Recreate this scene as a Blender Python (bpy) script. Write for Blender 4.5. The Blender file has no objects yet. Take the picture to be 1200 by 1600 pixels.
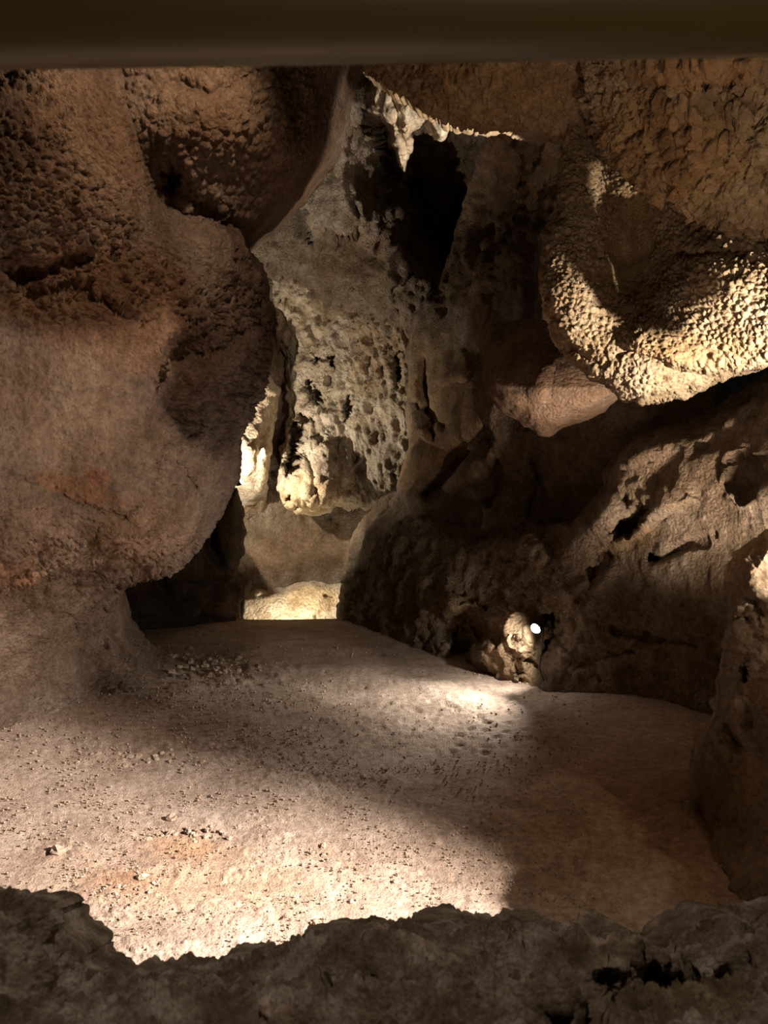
import bpy, math, random
import numpy as np

# ------------------------------------------------------------------ camera, world, lights
scene = bpy.context.scene
F = 1155.0                       # focal length in pixels of the 1200x1600 frame
CAMZ = 1.2
cam_d = bpy.data.cameras.new('camera')
cam = bpy.data.objects.new('camera', cam_d)
scene.collection.objects.link(cam)
cam.location = (0, 0, CAMZ)
cam.rotation_euler = (math.pi / 2, 0, 0)
cam_d.sensor_fit = 'VERTICAL'
cam_d.sensor_height = 36.0
cam_d.lens = 36.0 * F / 1600.0
cam_d.clip_start = 0.02
cam_d.dof.use_dof = True
cam_d.dof.focus_distance = 4.0
cam_d.dof.aperture_fstop = 11.0
scene.camera = cam

world = bpy.data.worlds.new('cave_dark')
scene.world = world
world.use_nodes = True
world.node_tree.nodes['Background'].inputs[0].default_value = (1.0, 0.8, 0.62, 1)
world.node_tree.nodes['Background'].inputs[1].default_value = 0.0015

scene.view_settings.view_transform = 'Standard'
scene.view_settings.look = 'None'
scene.view_settings.gamma = 1.0
scene.view_settings.use_curve_mapping = False
scene.view_settings.exposure = 0.5


def light(name, kind, loc, power, color, radius=0.02, target=None, cone=60, blend=0.3):
    d = bpy.data.lights.new(name, kind)
    d.energy = power
    d.color = color
    d.shadow_soft_size = radius
    o = bpy.data.objects.new(name, d)
    scene.collection.objects.link(o)
    o.location = loc
    if kind == 'SPOT':
        d.spot_size = math.radians(cone)
        d.spot_blend = blend
        from mathutils import Vector
        v = Vector(target) - Vector(loc)
        o.rotation_euler = v.to_track_quat('-Z', 'Y').to_euler()
    return o


NEUT = (1.0, 0.87, 0.74)
SIDE = (1.50, 1.60, 1.30)        # unseen side lamp; separate heads added, one per lit area
light('side_floor_light', 'SPOT', (1.85, 1.45, 1.50), 1200, (1.0, 0.88, 0.81), 0.012, (-1.1, 2.12, 0.0), 55, 1.0)
light('side_tip_light', 'SPOT', SIDE, 170, (1.0, 0.88, 0.76), 0.012, (1.17, 2.33, 1.03), 15, 0.4)  # added narrow head, only to brighten the near rock's tip
light('side_wall_light', 'SPOT', SIDE, 185, (1.0, 0.85, 0.74), 0.010, (-1.25, 2.75, 1.30), 54, 0.7)
light('side_overhang_light', 'SPOT', SIDE, 290, (1.0, 0.88, 0.74), 0.010, (1.13, 2.80, 1.97), 45, 0.2)
light('side_spill_light', 'POINT', SIDE, 9, (1.0, 0.86, 0.70), 0.015)
# hidden lamp behind the left rock, washing the far curtain
light('far_lamp_light', 'SPOT', (-1.78, 8.50, 1.62), 110, (1, 0.89, 0.74), 0.02, (-0.8, 9.6, 2.1), 172, 0.4)
# unseen lamp added behind the left rock to lift the upper back wall
light('far_up_light', 'SPOT', (-1.35, 6.1, 2.2), 130, (1, 0.93, 0.84), 0.03, (-0.45, 6.7, 4.1), 56, 0.7)
# lamp sunk in the dip below the far block
light('far_low_light', 'SPOT', (-1.05, 8.78, -0.10), 34, (1, 0.88, 0.68), 0.05, (-1.15, 9.5, 0.2), 150, 0.6)
# unseen lamp added behind the rock post to brighten slab and boulder
light('slab_fill_light', 'SPOT', (1.70, 2.95, 0.55), 185, (1, 0.80, 0.64), 0.05, (0.95, 4.8, 2.1), 70, 1.0)
# unseen lamp added behind the overhang for the lit patch at the crevice top
light('crevice_patch_light', 'SPOT', (1.30, 3.80, 1.95), 380, (1, 0.90, 0.76), 0.012, (0.05, 5.0, 4.05), 26, 0.25)
# unseen fill lights added near the opening for wall, sill and ceiling
light('left_fill_light', 'SPOT', (-0.25, 2.25, 2.95), 25, (1.0, 0.76, 0.56), 0.04, (-1.2, 2.8, 2.5), 108, 0.7)
light('sill_fill_light', 'SPOT', (-0.1, 0.75, 2.3), 30, (1.0, 0.84, 0.70), 0.05, (0.0, 0.80, 0.7), 62, 0.8)
light('front_fill_light', 'POINT', (0.25, -0.3, 0.95), 4, (1.0, 0.76, 0.56), 0.1)
light('ceiling_fill_light', 'SPOT', (0.45, 0.55, 0.90), 42, (1.0, 0.75, 0.54), 0.03, (0.85, 2.3, 2.75), 52, 0.8)

# ------------------------------------------------------------------ small numeric toolkit
rng = np.random.RandomState(7)


def _hash(ix, iy, iz, seed):
    h = (ix.astype(np.int64) * 374761393 + iy.astype(np.int64) * 668265263 + iz.astype(np.int64) * 2147483647 + seed * 1274126177) & 0xFFFFFFFF
    h = ((h ^ (h >> 13)) * 1274126177) & 0xFFFFFFFF
    h = ((h ^ (h >> 16)) * 2246822519) & 0xFFFFFFFF
    h = h ^ (h >> 15)
    return (h & 0xFFFFFF).astype(np.float64) / float(0x1000000)


def vnoise(p, seed=0):
    i = np.floor(p).astype(np.int64)
    f = p - i
    u = f * f * f * (f * (f * 6 - 15) + 10)
    out = 0
    for dx in (0, 1):
        wx = u[:, 0] if dx else 1 - u[:, 0]
        for dy in (0, 1):
            wy = u[:, 1] if dy else 1 - u[:, 1]
            for dz in (0, 1):
                wz = u[:, 2] if dz else 1 - u[:, 2]
                out = out + wx * wy * wz * _hash(i[:, 0] + dx, i[:, 1] + dy, i[:, 2] + dz, seed)
    return out * 2 - 1


def fbm(p, scale, octv=4, seed=0, gain=0.5):
    s = 0; a = 1.0; t = 0
    q = p * scale
    for k in range(octv):
        s = s + a * vnoise(q + 17.3 * k, seed + k)
        t += a
        a *= gain
        q = q * 2.03
    return s / t


def ridged(p, scale, octv=4, seed=0):
    s = 0; a = 1.0; t = 0
    q = p * scale
    for k in range(octv):
        s = s + a * (1 - np.abs(vnoise(q + 9.1 * k, seed + k)))
        t += a
        a *= 0.5
        q = q * 2.1
    return s / t


def worley(p, scale, seed=0):
    q = p * scale
    i = np.floor(q).astype(np.int64)
    best = np.full(len(q), 9.0)
    rid = np.zeros(len(q))
    for dx in (-1, 0, 1):
        for dy in (-1, 0, 1):
            for dz in (-1, 0, 1):
                a, b, c = i[:, 0] + dx, i[:, 1] + dy, i[:, 2] + dz
                px = a + _hash(a, b, c, seed)
                py = b + _hash(a, b, c, seed + 1)
                pz = c + _hash(a, b, c, seed + 2)
                d = (q[:, 0] - px) ** 2 + (q[:, 1] - py) ** 2 + (q[:, 2] - pz) ** 2
                m = d < best
                best = np.where(m, d, best)
                rid = np.where(m, _hash(a, b, c, seed + 3), rid)
    return np.sqrt(best), rid


def nodules(p, size, seed=0, fill=0.75):
    """rounded popcorn knobs of about SIZE metres with crevices between them, 0..1"""
    q = p / size
    i = np.floor(q).astype(np.int64)
    f1 = np.full(len(q), 9.0); f2 = np.full(len(q), 9.0); rid = np.zeros(len(q))
    for dx in (-1, 0, 1):
        for dy in (-1, 0, 1):
            for dz in (-1, 0, 1):
                a, b, c = i[:, 0] + dx, i[:, 1] + dy, i[:, 2] + dz
                h = _hash(a, b, c, seed)
                h2 = (h * 4096.0) % 1.0
                h3 = (h * 64.0) % 1.0
                d = (q[:, 0] - a - h) ** 2 + (q[:, 1] - b - h2) ** 2 + (q[:, 2] - c - h3) ** 2
                m = d < f1
                f2 = np.where(m, f1, np.minimum(f2, d))
                f1 = np.where(m, d, f1)
                rid = np.where(m, h3, rid)
    f1 = np.sqrt(f1); f2 = np.sqrt(f2)
    return (1 - np.exp(-5.0 * (f2 - f1))) * (1 - 0.45 * np.clip(f1, 0, 1.2) ** 2) * (0.6 + 0.4 * rid)


def sstep(a, b, x):
    t = np.clip((x - a) / (b - a), 0, 1)
    return t * t * (3 - 2 * t)


def at(px, py, d):
    return ((px - 600.0) / F * d, d, CAMZ - (py - 800.0) / F * d)


def floor_depth(py):
    return CAMZ * F / (py - 800.0)


def seg_dist(X, Y, poly, closed):
    """distance to a polyline, parameter of the nearest point, side sign, nearest x, y"""
    n = len(poly)
    best = np.full(X.shape, 1e18)
    par = np.zeros(X.shape); sg = np.zeros(X.shape); NX = np.zeros(X.shape); NY = np.zeros(X.shape)
    for k in range(n if closed else n - 1):
        x0, y0 = poly[k][:2]
        x1, y1 = poly[(k + 1) % n][:2]
        ex, ey = x1 - x0, y1 - y0
        L = ex * ex + ey * ey + 1e-9
        t = np.clip(((X - x0) * ex + (Y - y0) * ey) / L, 0, 1)
        qx, qy = x0 + t * ex, y0 + t * ey
        d = (X - qx) ** 2 + (Y - qy) ** 2
        m = d < best
        best = np.where(m, d, best)
        par = np.where(m, k + t, par)
        sg = np.where(m, np.sign(ex * (Y - y0) - ey * (X - x0)), sg)
        NX = np.where(m, qx, NX); NY = np.where(m, qy, NY)
    return np.sqrt(best), par, sg, NX, NY


def inside(X, Y, poly):
    r = np.zeros(X.shape, bool)
    n = len(poly)
    for k in range(n):
        x0, y0 = poly[k][:2]
        x1, y1 = poly[(k + 1) % n][:2]
        if y0 == y1:
            continue
        c = ((y0 > Y) != (y1 > Y)) & (X < (x1 - x0) * (Y - y0) / (y1 - y0) + x0)
        r ^= c
    return r


def tps(pts, X, Y):
    P = np.array(pts, float)
    xy = P[:, :2] / 200.0
    n = len(P)
    D = np.sqrt(((xy[:, None] - xy[None]) ** 2).sum(-1)) + 1e-12
    K = D * D * np.log(D) + np.eye(n) * 0.004
    A = np.zeros((n + 3, n + 3))
    A[:n, :n] = K
    A[:n, n] = 1; A[:n, n + 1:] = xy
    A[n, :n] = 1; A[n + 1:, :n] = xy.T
    w = np.linalg.solve(A, np.concatenate([P[:, 2], np.zeros(3)]))
    out = w[n] + w[n + 1] * X / 200 + w[n + 2] * Y / 200
    for k in range(n):
        r = np.sqrt((X / 200 - xy[k, 0]) ** 2 + (Y / 200 - xy[k, 1]) ** 2) + 1e-12
        out = out + w[k] * r * r * np.log(r)
    return out


def features(X, Y, D, feats, warp=9.0):
    q = np.stack([X / 38.0, Y / 38.0, np.zeros_like(X)], 1)
    X, Y = X + warp * fbm(q, 1.0, 3, 301), Y + warp * fbm(q, 1.0, 3, 311)
    for f in feats:
        k = f[0]
        if k == 'groove':                       # polyline, width px, depth m
            d = seg_dist(X, Y, f[1], False)[0]
            D = D + f[3] * np.exp(-(d / f[2]) ** 2)
        elif k == 'shelf':                      # polyline, falloff px on the proud side, height m; proud on the left-hand (sign>0) side
            d, par, sg, _, _ = seg_dist(X, Y, f[1], False)
            n = len(f[1]) - 1
            fade = sstep(0, 0.5, par) * sstep(0, 0.5, n - par) if len(f) < 5 else 1.0
            s = d * sg
            prof = np.where(s > 0, np.exp(-(s / f[2]) ** 2) * np.sqrt(np.clip(s / 14.0, 0, 1)), 0.0)
            D = D - f[3] * prof * fade
        elif k == 'bump':                       # cx cy rx ry rot h
            _, cx, cy, rx, ry, rot, h = f
            c, s = math.cos(math.radians(rot)), math.sin(math.radians(rot))
            u = ((X - cx) * c + (Y - cy) * s) / rx
            v = (-(X - cx) * s + (Y - cy) * c) / ry
            D = D - h * np.clip(1 - (u * u + v * v), 0, 1) ** 1.3
        elif k == 'pit':                        # steep-sided hole: cx cy rx ry rot depth
            _, cx, cy, rx, ry, rot, h = f
            c, s = math.cos(math.radians(rot)), math.sin(math.radians(rot))
            u = ((X - cx) * c + (Y - cy) * s) / rx
            v = (-(X - cx) * s + (Y - cy) * c) / ry
            w = 0.25 * np.sin(u * 5 + v * 3) * np.cos(v * 4)
            D = D + h * sstep(1.15, 0.6, np.sqrt(u * u + v * v) + w)
    return D


def new_object(name, verts, faces, mat, parent=None, tint=None, smooth=True, origin=True):
    verts = np.asarray(verts, float)
    o0 = np.zeros(3)
    if origin and parent is None:
        o0 = np.array([verts[:, 0].mean(), verts[:, 1].mean(), verts[:, 2].min()])
    me = bpy.data.meshes.new(name)
    if isinstance(faces, np.ndarray):
        n = len(faces)
        k = faces.shape[1]
        me.vertices.add(len(verts))
        me.vertices.foreach_set('co', (verts - o0).astype(np.float32).ravel())
        me.loops.add(n * k)
        me.loops.foreach_set('vertex_index', faces.astype(np.int32).ravel())
        me.polygons.add(n)
        me.polygons.foreach_set('loop_start', np.arange(0, n * k, k, dtype=np.int32))
        me.update(calc_edges=True)
        me.validate()
    else:
        me.from_pydata((verts - o0).tolist(), [], faces)
    if smooth:
        me.polygons.foreach_set('use_smooth', np.ones(len(me.polygons), bool))
    if tint is not None:
        a = me.color_attributes.new('tint', 'FLOAT_COLOR', 'POINT')
        c = np.ones((len(me.vertices), 4), np.float32)
        c[:len(tint), :3] = tint
        a.data.foreach_set('color', c.ravel())
    me.materials.append(mat)
    o = bpy.data.objects.new(name, me)
    o.location = o0
    scene.collection.objects.link(o)
    if parent is not None:
        o.parent = parent
        o.matrix_parent_inverse = parent.matrix_world.inverted() if False else o.matrix_parent_inverse
    return o


def tag(o, label, cat=None, group=None, kind=None):
    o['label'] = label
    if cat: o['category'] = cat
    if group: o['group'] = group
    if kind: o['kind'] = kind
    return o


def relief(name, outline, pts, mat, step=3.0, rw=40.0, rd=0.25, skirt=0.5, feats=(), disp=None, tints=(), wob=5.0):
    """a rock mass: outline as seen from the opening, its distance at control points, edges that turn away, grooves, shelves
    and pits, then true displacement along its own normals and a skirt that carries its flanks backwards"""
    xs = [p[0] for p in outline]; ys = [p[1] for p in outline]
    gx = np.arange(min(xs) - step, max(xs) + 2 * step, step)
    gy = np.arange(min(ys) - step, max(ys) + 2 * step, step)
    nx, ny = len(gx), len(gy)
    X, Y = np.meshgrid(gx, gy)
    X = X.ravel(); Y = Y.ravel()
    ins = inside(X, Y, outline)
    I = ins.reshape(ny, nx)
    cell = I[:-1, :-1] | I[1:, :-1] | I[:-1, 1:] | I[1:, 1:]
    jj, ii = np.nonzero(cell)
    a = jj * nx + ii
    quads = np.stack([a, a + nx, a + nx + 1, a + 1], 1)
    used = np.unique(quads)
    remap = np.full(nx * ny, -1)
    remap[used] = np.arange(len(used))
    quads = remap[quads]
    X = X[used]; Y = Y[used]; ins = ins[used]
    d, par, sg, NX, NY = seg_dist(X, Y, outline, True)
    X = np.where(ins, X, NX); Y = np.where(ins, Y, NY)
    d = np.where(ins, d, 0.0)
    wts = np.array([p[2] if len(p) > 2 else 1.0 for p in outline])
    k = np.floor(par).astype(int) % len(outline)
    fr = par - np.floor(par)
    w = wts[k] * (1 - fr) + wts[(k + 1) % len(outline)] * fr
    q = np.stack([X / 16.0, Y / 16.0, np.zeros_like(X)], 1)
    X, Y = X + wob * fbm(q, 1.0, 3, 321), Y + wob * fbm(q, 1.0, 3, 331)
    D = tps(pts, X, Y)
    t = np.clip(d / rw, 0, 1)
    D = D + rd * w * (0.75 * (1 - t) ** 2.4 + 0.25 * (1 - np.sqrt(np.clip(1 - (1 - t) ** 2, 0, 1))))
    D = features(X, Y, D, feats)
    D = np.maximum(D, 0.25)
    P = np.stack([(X - 600) / F * D, D, CAMZ - (Y - 800) / F * D], 1)
    if disp is not None:
        N = vnormals(P, quads)
        h = disp(P, X, Y, d)
        P = P + N * (h * (0.35 + 0.65 * sstep(0, 9, d)))[:, None]
    # skirt
    e = np.concatenate([quads[:, [0, 1]], quads[:, [1, 2]], quads[:, [2, 3]], quads[:, [3, 0]]])
    key = np.sort(e, 1)
    kk = key[:, 0].astype(np.int64) * len(P) + key[:, 1]
    u, idx, cnt = np.unique(kk, return_index=True, return_counts=True)
    be = e[idx[cnt == 1]]
    bv = np.unique(be)
    cen = P.mean(0)
    ring = {}
    allP = [P]; allF = [quads]
    base = bv
    off = len(P)
    cur = {v: v for v in bv}
    for s, shrink in ((skirt * 0.35, 0.03), (skirt, 0.12)):
        Q = P[bv].copy()
        ray = Q - np.array([0, 0, CAMZ])
        ray /= np.linalg.norm(ray, axis=1)[:, None]
        Q = Q + ray * s
        Q[:, 0] += (cen[0] - Q[:, 0]) * shrink
        Q[:, 2] += (cen[2] - Q[:, 2]) * shrink
        m = np.full(len(P), -1)
        m[bv] = np.arange(len(bv)) + off
        m0 = np.full(len(P), -1)
        m0[bv] = [cur[v] for v in bv]
        allF.append(np.stack([m0[be[:, 1]], m0[be[:, 0]], m[be[:, 0]], m[be[:, 1]]], 1))
        allP.append(Q)
        cur = {v: m[v] for v in bv}
        off += len(bv)
    V = np.concatenate(allP); Fc = np.concatenate(allF)
    tint = np.ones((len(V), 3), np.float32)
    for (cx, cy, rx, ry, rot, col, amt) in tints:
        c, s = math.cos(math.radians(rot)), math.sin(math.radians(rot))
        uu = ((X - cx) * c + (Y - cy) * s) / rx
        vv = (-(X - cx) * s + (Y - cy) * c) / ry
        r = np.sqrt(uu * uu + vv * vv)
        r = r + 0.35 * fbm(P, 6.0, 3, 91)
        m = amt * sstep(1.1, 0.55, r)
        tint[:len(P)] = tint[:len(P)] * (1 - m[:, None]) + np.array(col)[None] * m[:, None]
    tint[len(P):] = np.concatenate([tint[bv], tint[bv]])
    return new_object(name, V, Fc, mat, tint=tint)


def vnormals(P, quads):
    a = P[quads[:, 2]] - P[quads[:, 0]]
    b = P[quads[:, 3]] - P[quads[:, 1]]
    n = np.cross(a, b)
    N = np.zeros_like(P)
    for k in range(4):
        for c in range(3):
            N[:, c] += np.bincount(quads[:, k], n[:, c], minlength=len(P))
    N /= np.linalg.norm(N, axis=1)[:, None] + 1e-12
    view = P - np.array([0, 0, CAMZ])
    flip = (N * view).sum(1) > 0
    N[flip] *= -1
    return N


# ------------------------------------------------------------------ materials
def rock_material(name, c1, c2, c3, bump=0.5, scale=1.0, grain=55, rough=0.92, gloss=0.2):
    m = bpy.data.materials.new(name)
    m.use_nodes = True
    nt = m.node_tree
    nd = nt.nodes; ln = nt.links
    b = nd['Principled BSDF']
    geo = nd.new('ShaderNodeNewGeometry')
    n1 = nd.new('ShaderNodeTexNoise'); n1.inputs['Scale'].default_value = 3.2 * scale; n1.inputs['Detail'].default_value = 8; n1.inputs['Roughness'].default_value = 0.62
    ln.new(geo.outputs['Position'], n1.inputs['Vector'])
    r = nd.new('ShaderNodeValToRGB')
    r.color_ramp.elements[0].position = 0.34; r.color_ramp.elements[0].color = (*c1, 1)
    r.color_ramp.elements[1].position = 0.66; r.color_ramp.elements[1].color = (*c3, 1)
    e = r.color_ramp.elements.new(0.5); e.color = (*c2, 1)
    ln.new(n1.outputs['Fac'], r.inputs['Fac'])
    n2 = nd.new('ShaderNodeTexNoise'); n2.inputs['Scale'].default_value = 26 * scale; n2.inputs['Detail'].default_value = 6; n2.inputs['Roughness'].default_value = 0.7
    ln.new(geo.outputs['Position'], n2.inputs['Vector'])
    mr = nd.new('ShaderNodeMapRange'); mr.inputs['From Min'].default_value = 0.3; mr.inputs['From Max'].default_value = 0.7
    mr.inputs['To Min'].default_value = 0.58; mr.inputs['To Max'].default_value = 1.32
    ln.new(n2.outputs['Fac'], mr.inputs['Value'])
    mx = nd.new('ShaderNodeMix'); mx.data_type = 'RGBA'; mx.blend_type = 'MULTIPLY'; mx.inputs['Factor'].default_value = 1
    ln.new(r.outputs['Color'], mx.inputs['A']); ln.new(mr.outputs['Result'], mx.inputs['B'])
    at_ = nd.new('ShaderNodeAttribute'); at_.attribute_name = 'tint'
    mx2 = nd.new('ShaderNodeMix'); mx2.data_type = 'RGBA'; mx2.blend_type = 'MULTIPLY'; mx2.inputs['Factor'].default_value = 1
    ln.new(mx.outputs['Result'], mx2.inputs['A']); ln.new(at_.outputs['Color'], mx2.inputs['B'])
    ln.new(mx2.outputs['Result'], b.inputs['Base Color'])
    b.inputs['Roughness'].default_value = rough
    b.inputs['Specular IOR Level'].default_value = gloss
    n3 = nd.new('ShaderNodeTexNoise'); n3.inputs['Scale'].default_value = grain; n3.inputs['Detail'].default_value = 7; n3.inputs['Roughness'].default_value = 0.68
    ln.new(geo.outputs['Position'], n3.inputs['Vector'])
    v1 = nd.new('ShaderNodeTexVoronoi'); v1.inputs['Scale'].default_value = grain * 0.9
    ln.new(geo.outputs['Position'], v1.inputs['Vector'])
    ad = nd.new('ShaderNodeMath'); ad.operation = 'MULTIPLY_ADD'; ad.inputs[1].default_value = -0.45
    ln.new(v1.outputs['Distance'], ad.inputs[0]); ln.new(n3.outputs['Fac'], ad.inputs[2])
    bp = nd.new('ShaderNodeBump'); bp.inputs['Strength'].default_value = bump; bp.inputs['Distance'].default_value = 3.4 / grain
    ln.new(ad.outputs['Value'], bp.inputs['Height'])
    ln.new(bp.outputs['Normal'], b.inputs['Normal'])
    return m


M_left = rock_material('rock_russet', (0.20, 0.125, 0.080), (0.31, 0.205, 0.140), (0.42, 0.30, 0.215), 0.9)
M_pop = rock_material('rock_popcorn', (0.25, 0.17, 0.095), (0.39, 0.28, 0.17), (0.51, 0.40, 0.27), 0.7, grain=90)
M_grey = rock_material('rock_grey', (0.19, 0.135, 0.085), (0.31, 0.23, 0.155), (0.42, 0.33, 0.24), 0.9)
M_pale = rock_material('rock_pale', (0.29, 0.215, 0.14), (0.46, 0.37, 0.26), (0.58, 0.50, 0.39), 0.55, scale=1.5, grain=34)
M_dark = rock_material('rock_dark', (0.085, 0.055, 0.032), (0.14, 0.095, 0.058), (0.21, 0.15, 0.10), 0.9)
M_ledge = rock_material('rock_ledge', (0.16, 0.11, 0.068), (0.25, 0.18, 0.115), (0.36, 0.27, 0.18), 0.7)
M_sill = rock_material('rock_sill', (0.11, 0.075, 0.042), (0.25, 0.185, 0.125), (0.50, 0.42, 0.34), 0.9, scale=5, grain=170)
M_floor = rock_material('cave_floor', (0.42, 0.31, 0.235), (0.53, 0.405, 0.315), (0.61, 0.48, 0.385), 0.5, scale=1.2, grain=140)
M_stone = rock_material('stone', (0.36, 0.26, 0.18), (0.46, 0.35, 0.26), (0.56, 0.46, 0.36), 0.3, scale=4, grain=150)


def plain(name, col, rough=0.5, metal=0.0, emit=None, strength=0):
    m = bpy.data.materials.new(name)
    m.use_nodes = True
    b = m.node_tree.nodes['Principled BSDF']
    b.inputs['Base Color'].default_value = (*col, 1)
    b.inputs['Roughness'].default_value = rough
    b.inputs['Metallic'].default_value = metal
    nz = m.node_tree.nodes.new('ShaderNodeTexNoise')
    nz.inputs['Scale'].default_value = 40
    mp = m.node_tree.nodes.new('ShaderNodeMapRange')
    mp.inputs['To Min'].default_value = max(0, rough - 0.12); mp.inputs['To Max'].default_value = min(1, rough + 0.12)
    m.node_tree.links.new(nz.outputs['Fac'], mp.inputs['Value'])
    m.node_tree.links.new(mp.outputs['Result'], b.inputs['Roughness'])
    if emit:
        b.inputs['Emission Color'].default_value = (*emit, 1)
        b.inputs['Emission Strength'].default_value = strength
    return m


# ------------------------------------------------------------------ floor
def floor_z(x, y):
    """height of the cave floor at x, y (arrays)"""
    p = np.stack([x, y, np.zeros_like(x)], 1)
    z = 0.035 * fbm(p, 0.9, 3, 3)
    # falls away behind the far rim, gently dished towards the lamp
    z = z - 0.5 * sstep(8.25, 9.1, y)
    z = z + 0.03 * np.exp(-((x + 0.3) ** 2 / 2 + (y - 7.6) ** 2 / 0.5))
    # apron of the left rock foot
    z = z + 0.16 * np.exp(-(((x + 2.0) / 0.75) ** 2 + ((y - 4.3) / 0.9) ** 2))
    # rises under the right-hand rocks
    z = z + 0.10 * np.exp(-(((x - 1.6) / 0.5) ** 2 + ((y - 4.2) / 0.9) ** 2))
    return z


def build_floor():
    pys = np.concatenate([np.arange(905, 1000, 1.2), np.arange(1000, 1660, 2.4), np.arange(1660, 2600, 25)])
    pxs = np.arange(-420, 1620, 3.0)
    dd = CAMZ * F / (pys - 800.0)
    X, Yd = np.meshgrid(pxs, dd)
    x = ((X - 600) / F * Yd).ravel(); y = Yd.ravel()
    p = np.stack([x, y, np.zeros_like(x)], 1)
    z = floor_z(x, y)
    lf = fbm(p, 1.7, 3, 21)
    rough = sstep(-0.15, 0.35, lf)
    # crumbly spots and fine grit
    n = fbm(p, 22, 3, 31)
    z += 0.005 * rough * sstep(0.10, 0.45, n)
    z += 0.0030 * fbm(p, 70, 2, 41)
    cr = sstep(0.22, 0.42, fbm(p, 4.5, 2, 51))
    z += 0.009 * cr * nodules(p, 0.016, 61)
    # drip pits
    f, r = worley(p, 3.2, 71)
    z -= 0.018 * sstep(0.10, 0.04, f) * (r > 0.4)
    f, r = worley(p, 9.0, 72)
    z -= 0.010 * sstep(0.2, 0.1, f) * (r > 0.72)
    # wind-rippled, dimpled patch before the lamp
    px = 600 + F * x / y; py = 800 + F * CAMZ / y
    rip = np.exp(-(((px - 770) / 150) ** 2 + ((py - 1125) / 55) ** 2))
    q = np.stack([x * 1.0 + y * 0.35, y * 1.7 - x * 0.3, np.zeros_like(x)], 1)
    f2, _ = worley(q, 9.0, 81)
    z -= 0.04 * rip * sstep(0.42, 0.1, f2)
    # churned ground at the foot of the left rock and around the near stones
    for cx, cy, sx, sy, a in ((330, 1050, 110, 45, .055), (230, 1190, 130, 22, .03), (310, 1295, 100, 22, .03), (490, 1320, 75, 14, .02), (200, 1350, 90, 24, .018), (90, 1330, 40, 12, .025), (960, 1340, 170, 60, .035), (860, 1270, 120, 30, .03), (1060, 1290, 60, 30, .05)):
        g = np.exp(-(((px - cx) / sx) ** 2 + ((py - cy) / sy) ** 2))
        z += a * g * (0.5 * fbm(p, 16, 4, 83) + 0.5 * nodules(p, 0.05, 85) * sstep(-.1, .3, fbm(p, 9, 2, 86)))
    # soft mounds in the beam
    z += 0.025 * np.exp(-(((x - 0.35) / 0.5) ** 2 + ((y - 5.1) / 0.22) ** 2)) + 0.03 * np.exp(-(((x + 0.2) / 0.5) ** 2 + ((y - 5.6) / 0.25) ** 2))
    V = np.stack([x, y, z], 1)
    ny, nx = X.shape
    j, i = np.meshgrid(np.arange(ny - 1), np.arange(nx - 1), indexing='ij')
    a = (j * nx + i).ravel()
    Q = np.stack([a, a + nx, a + nx + 1, a + 1], 1)
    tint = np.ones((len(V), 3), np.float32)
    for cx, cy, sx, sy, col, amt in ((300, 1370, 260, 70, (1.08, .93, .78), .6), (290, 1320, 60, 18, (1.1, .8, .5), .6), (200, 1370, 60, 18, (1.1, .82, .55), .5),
                                     (430, 1130, 170, 40, (.72, .66, .62), .7), (190, 1140, 190, 42, (.58, .52, .46), .85), (330, 1050, 90, 30, (.8, .72, .6), .6), (1000, 1300, 260, 120, (.62, .50, .36), .85), (300, 965, 90, 12, (1.0, .7, .45), .7)):  # right patch: browner floor, with the shade there deepened in its colour
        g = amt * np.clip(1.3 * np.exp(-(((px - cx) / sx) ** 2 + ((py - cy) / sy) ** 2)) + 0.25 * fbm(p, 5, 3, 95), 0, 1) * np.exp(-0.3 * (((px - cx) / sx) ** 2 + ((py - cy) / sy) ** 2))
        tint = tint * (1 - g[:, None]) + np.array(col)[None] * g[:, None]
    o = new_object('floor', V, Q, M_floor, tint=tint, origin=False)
    tag(o, 'pale sandy cave floor with grit, pits and crumbs', kind='structure')
    return o


build_floor()

# ------------------------------------------------------------------ far wall and the things in front of it
def d_back(P, X, Y, d):
    Q = P * np.array([1, 1, 0.4])
    h = 0.10 * fbm(P, 1.3, 3, 5)
    lower = sstep(830, 800, Y)
    k = 0.25 + 0.75 * lower
    h = h + 0.16 * (ridged(Q, 3.0, 2, 6) - 0.6) * k
    h = h + 0.16 * (ridged(Q, 7.5, 4, 7) - 0.6) * k
    h = h + 0.05 * fbm(Q, 16.0, 3, 8) * k
    f, r = worley(Q, 7.0, 9)
    return h - 0.16 * sstep(0.36, 0.12, f) * (r > 0.55) * lower


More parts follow.
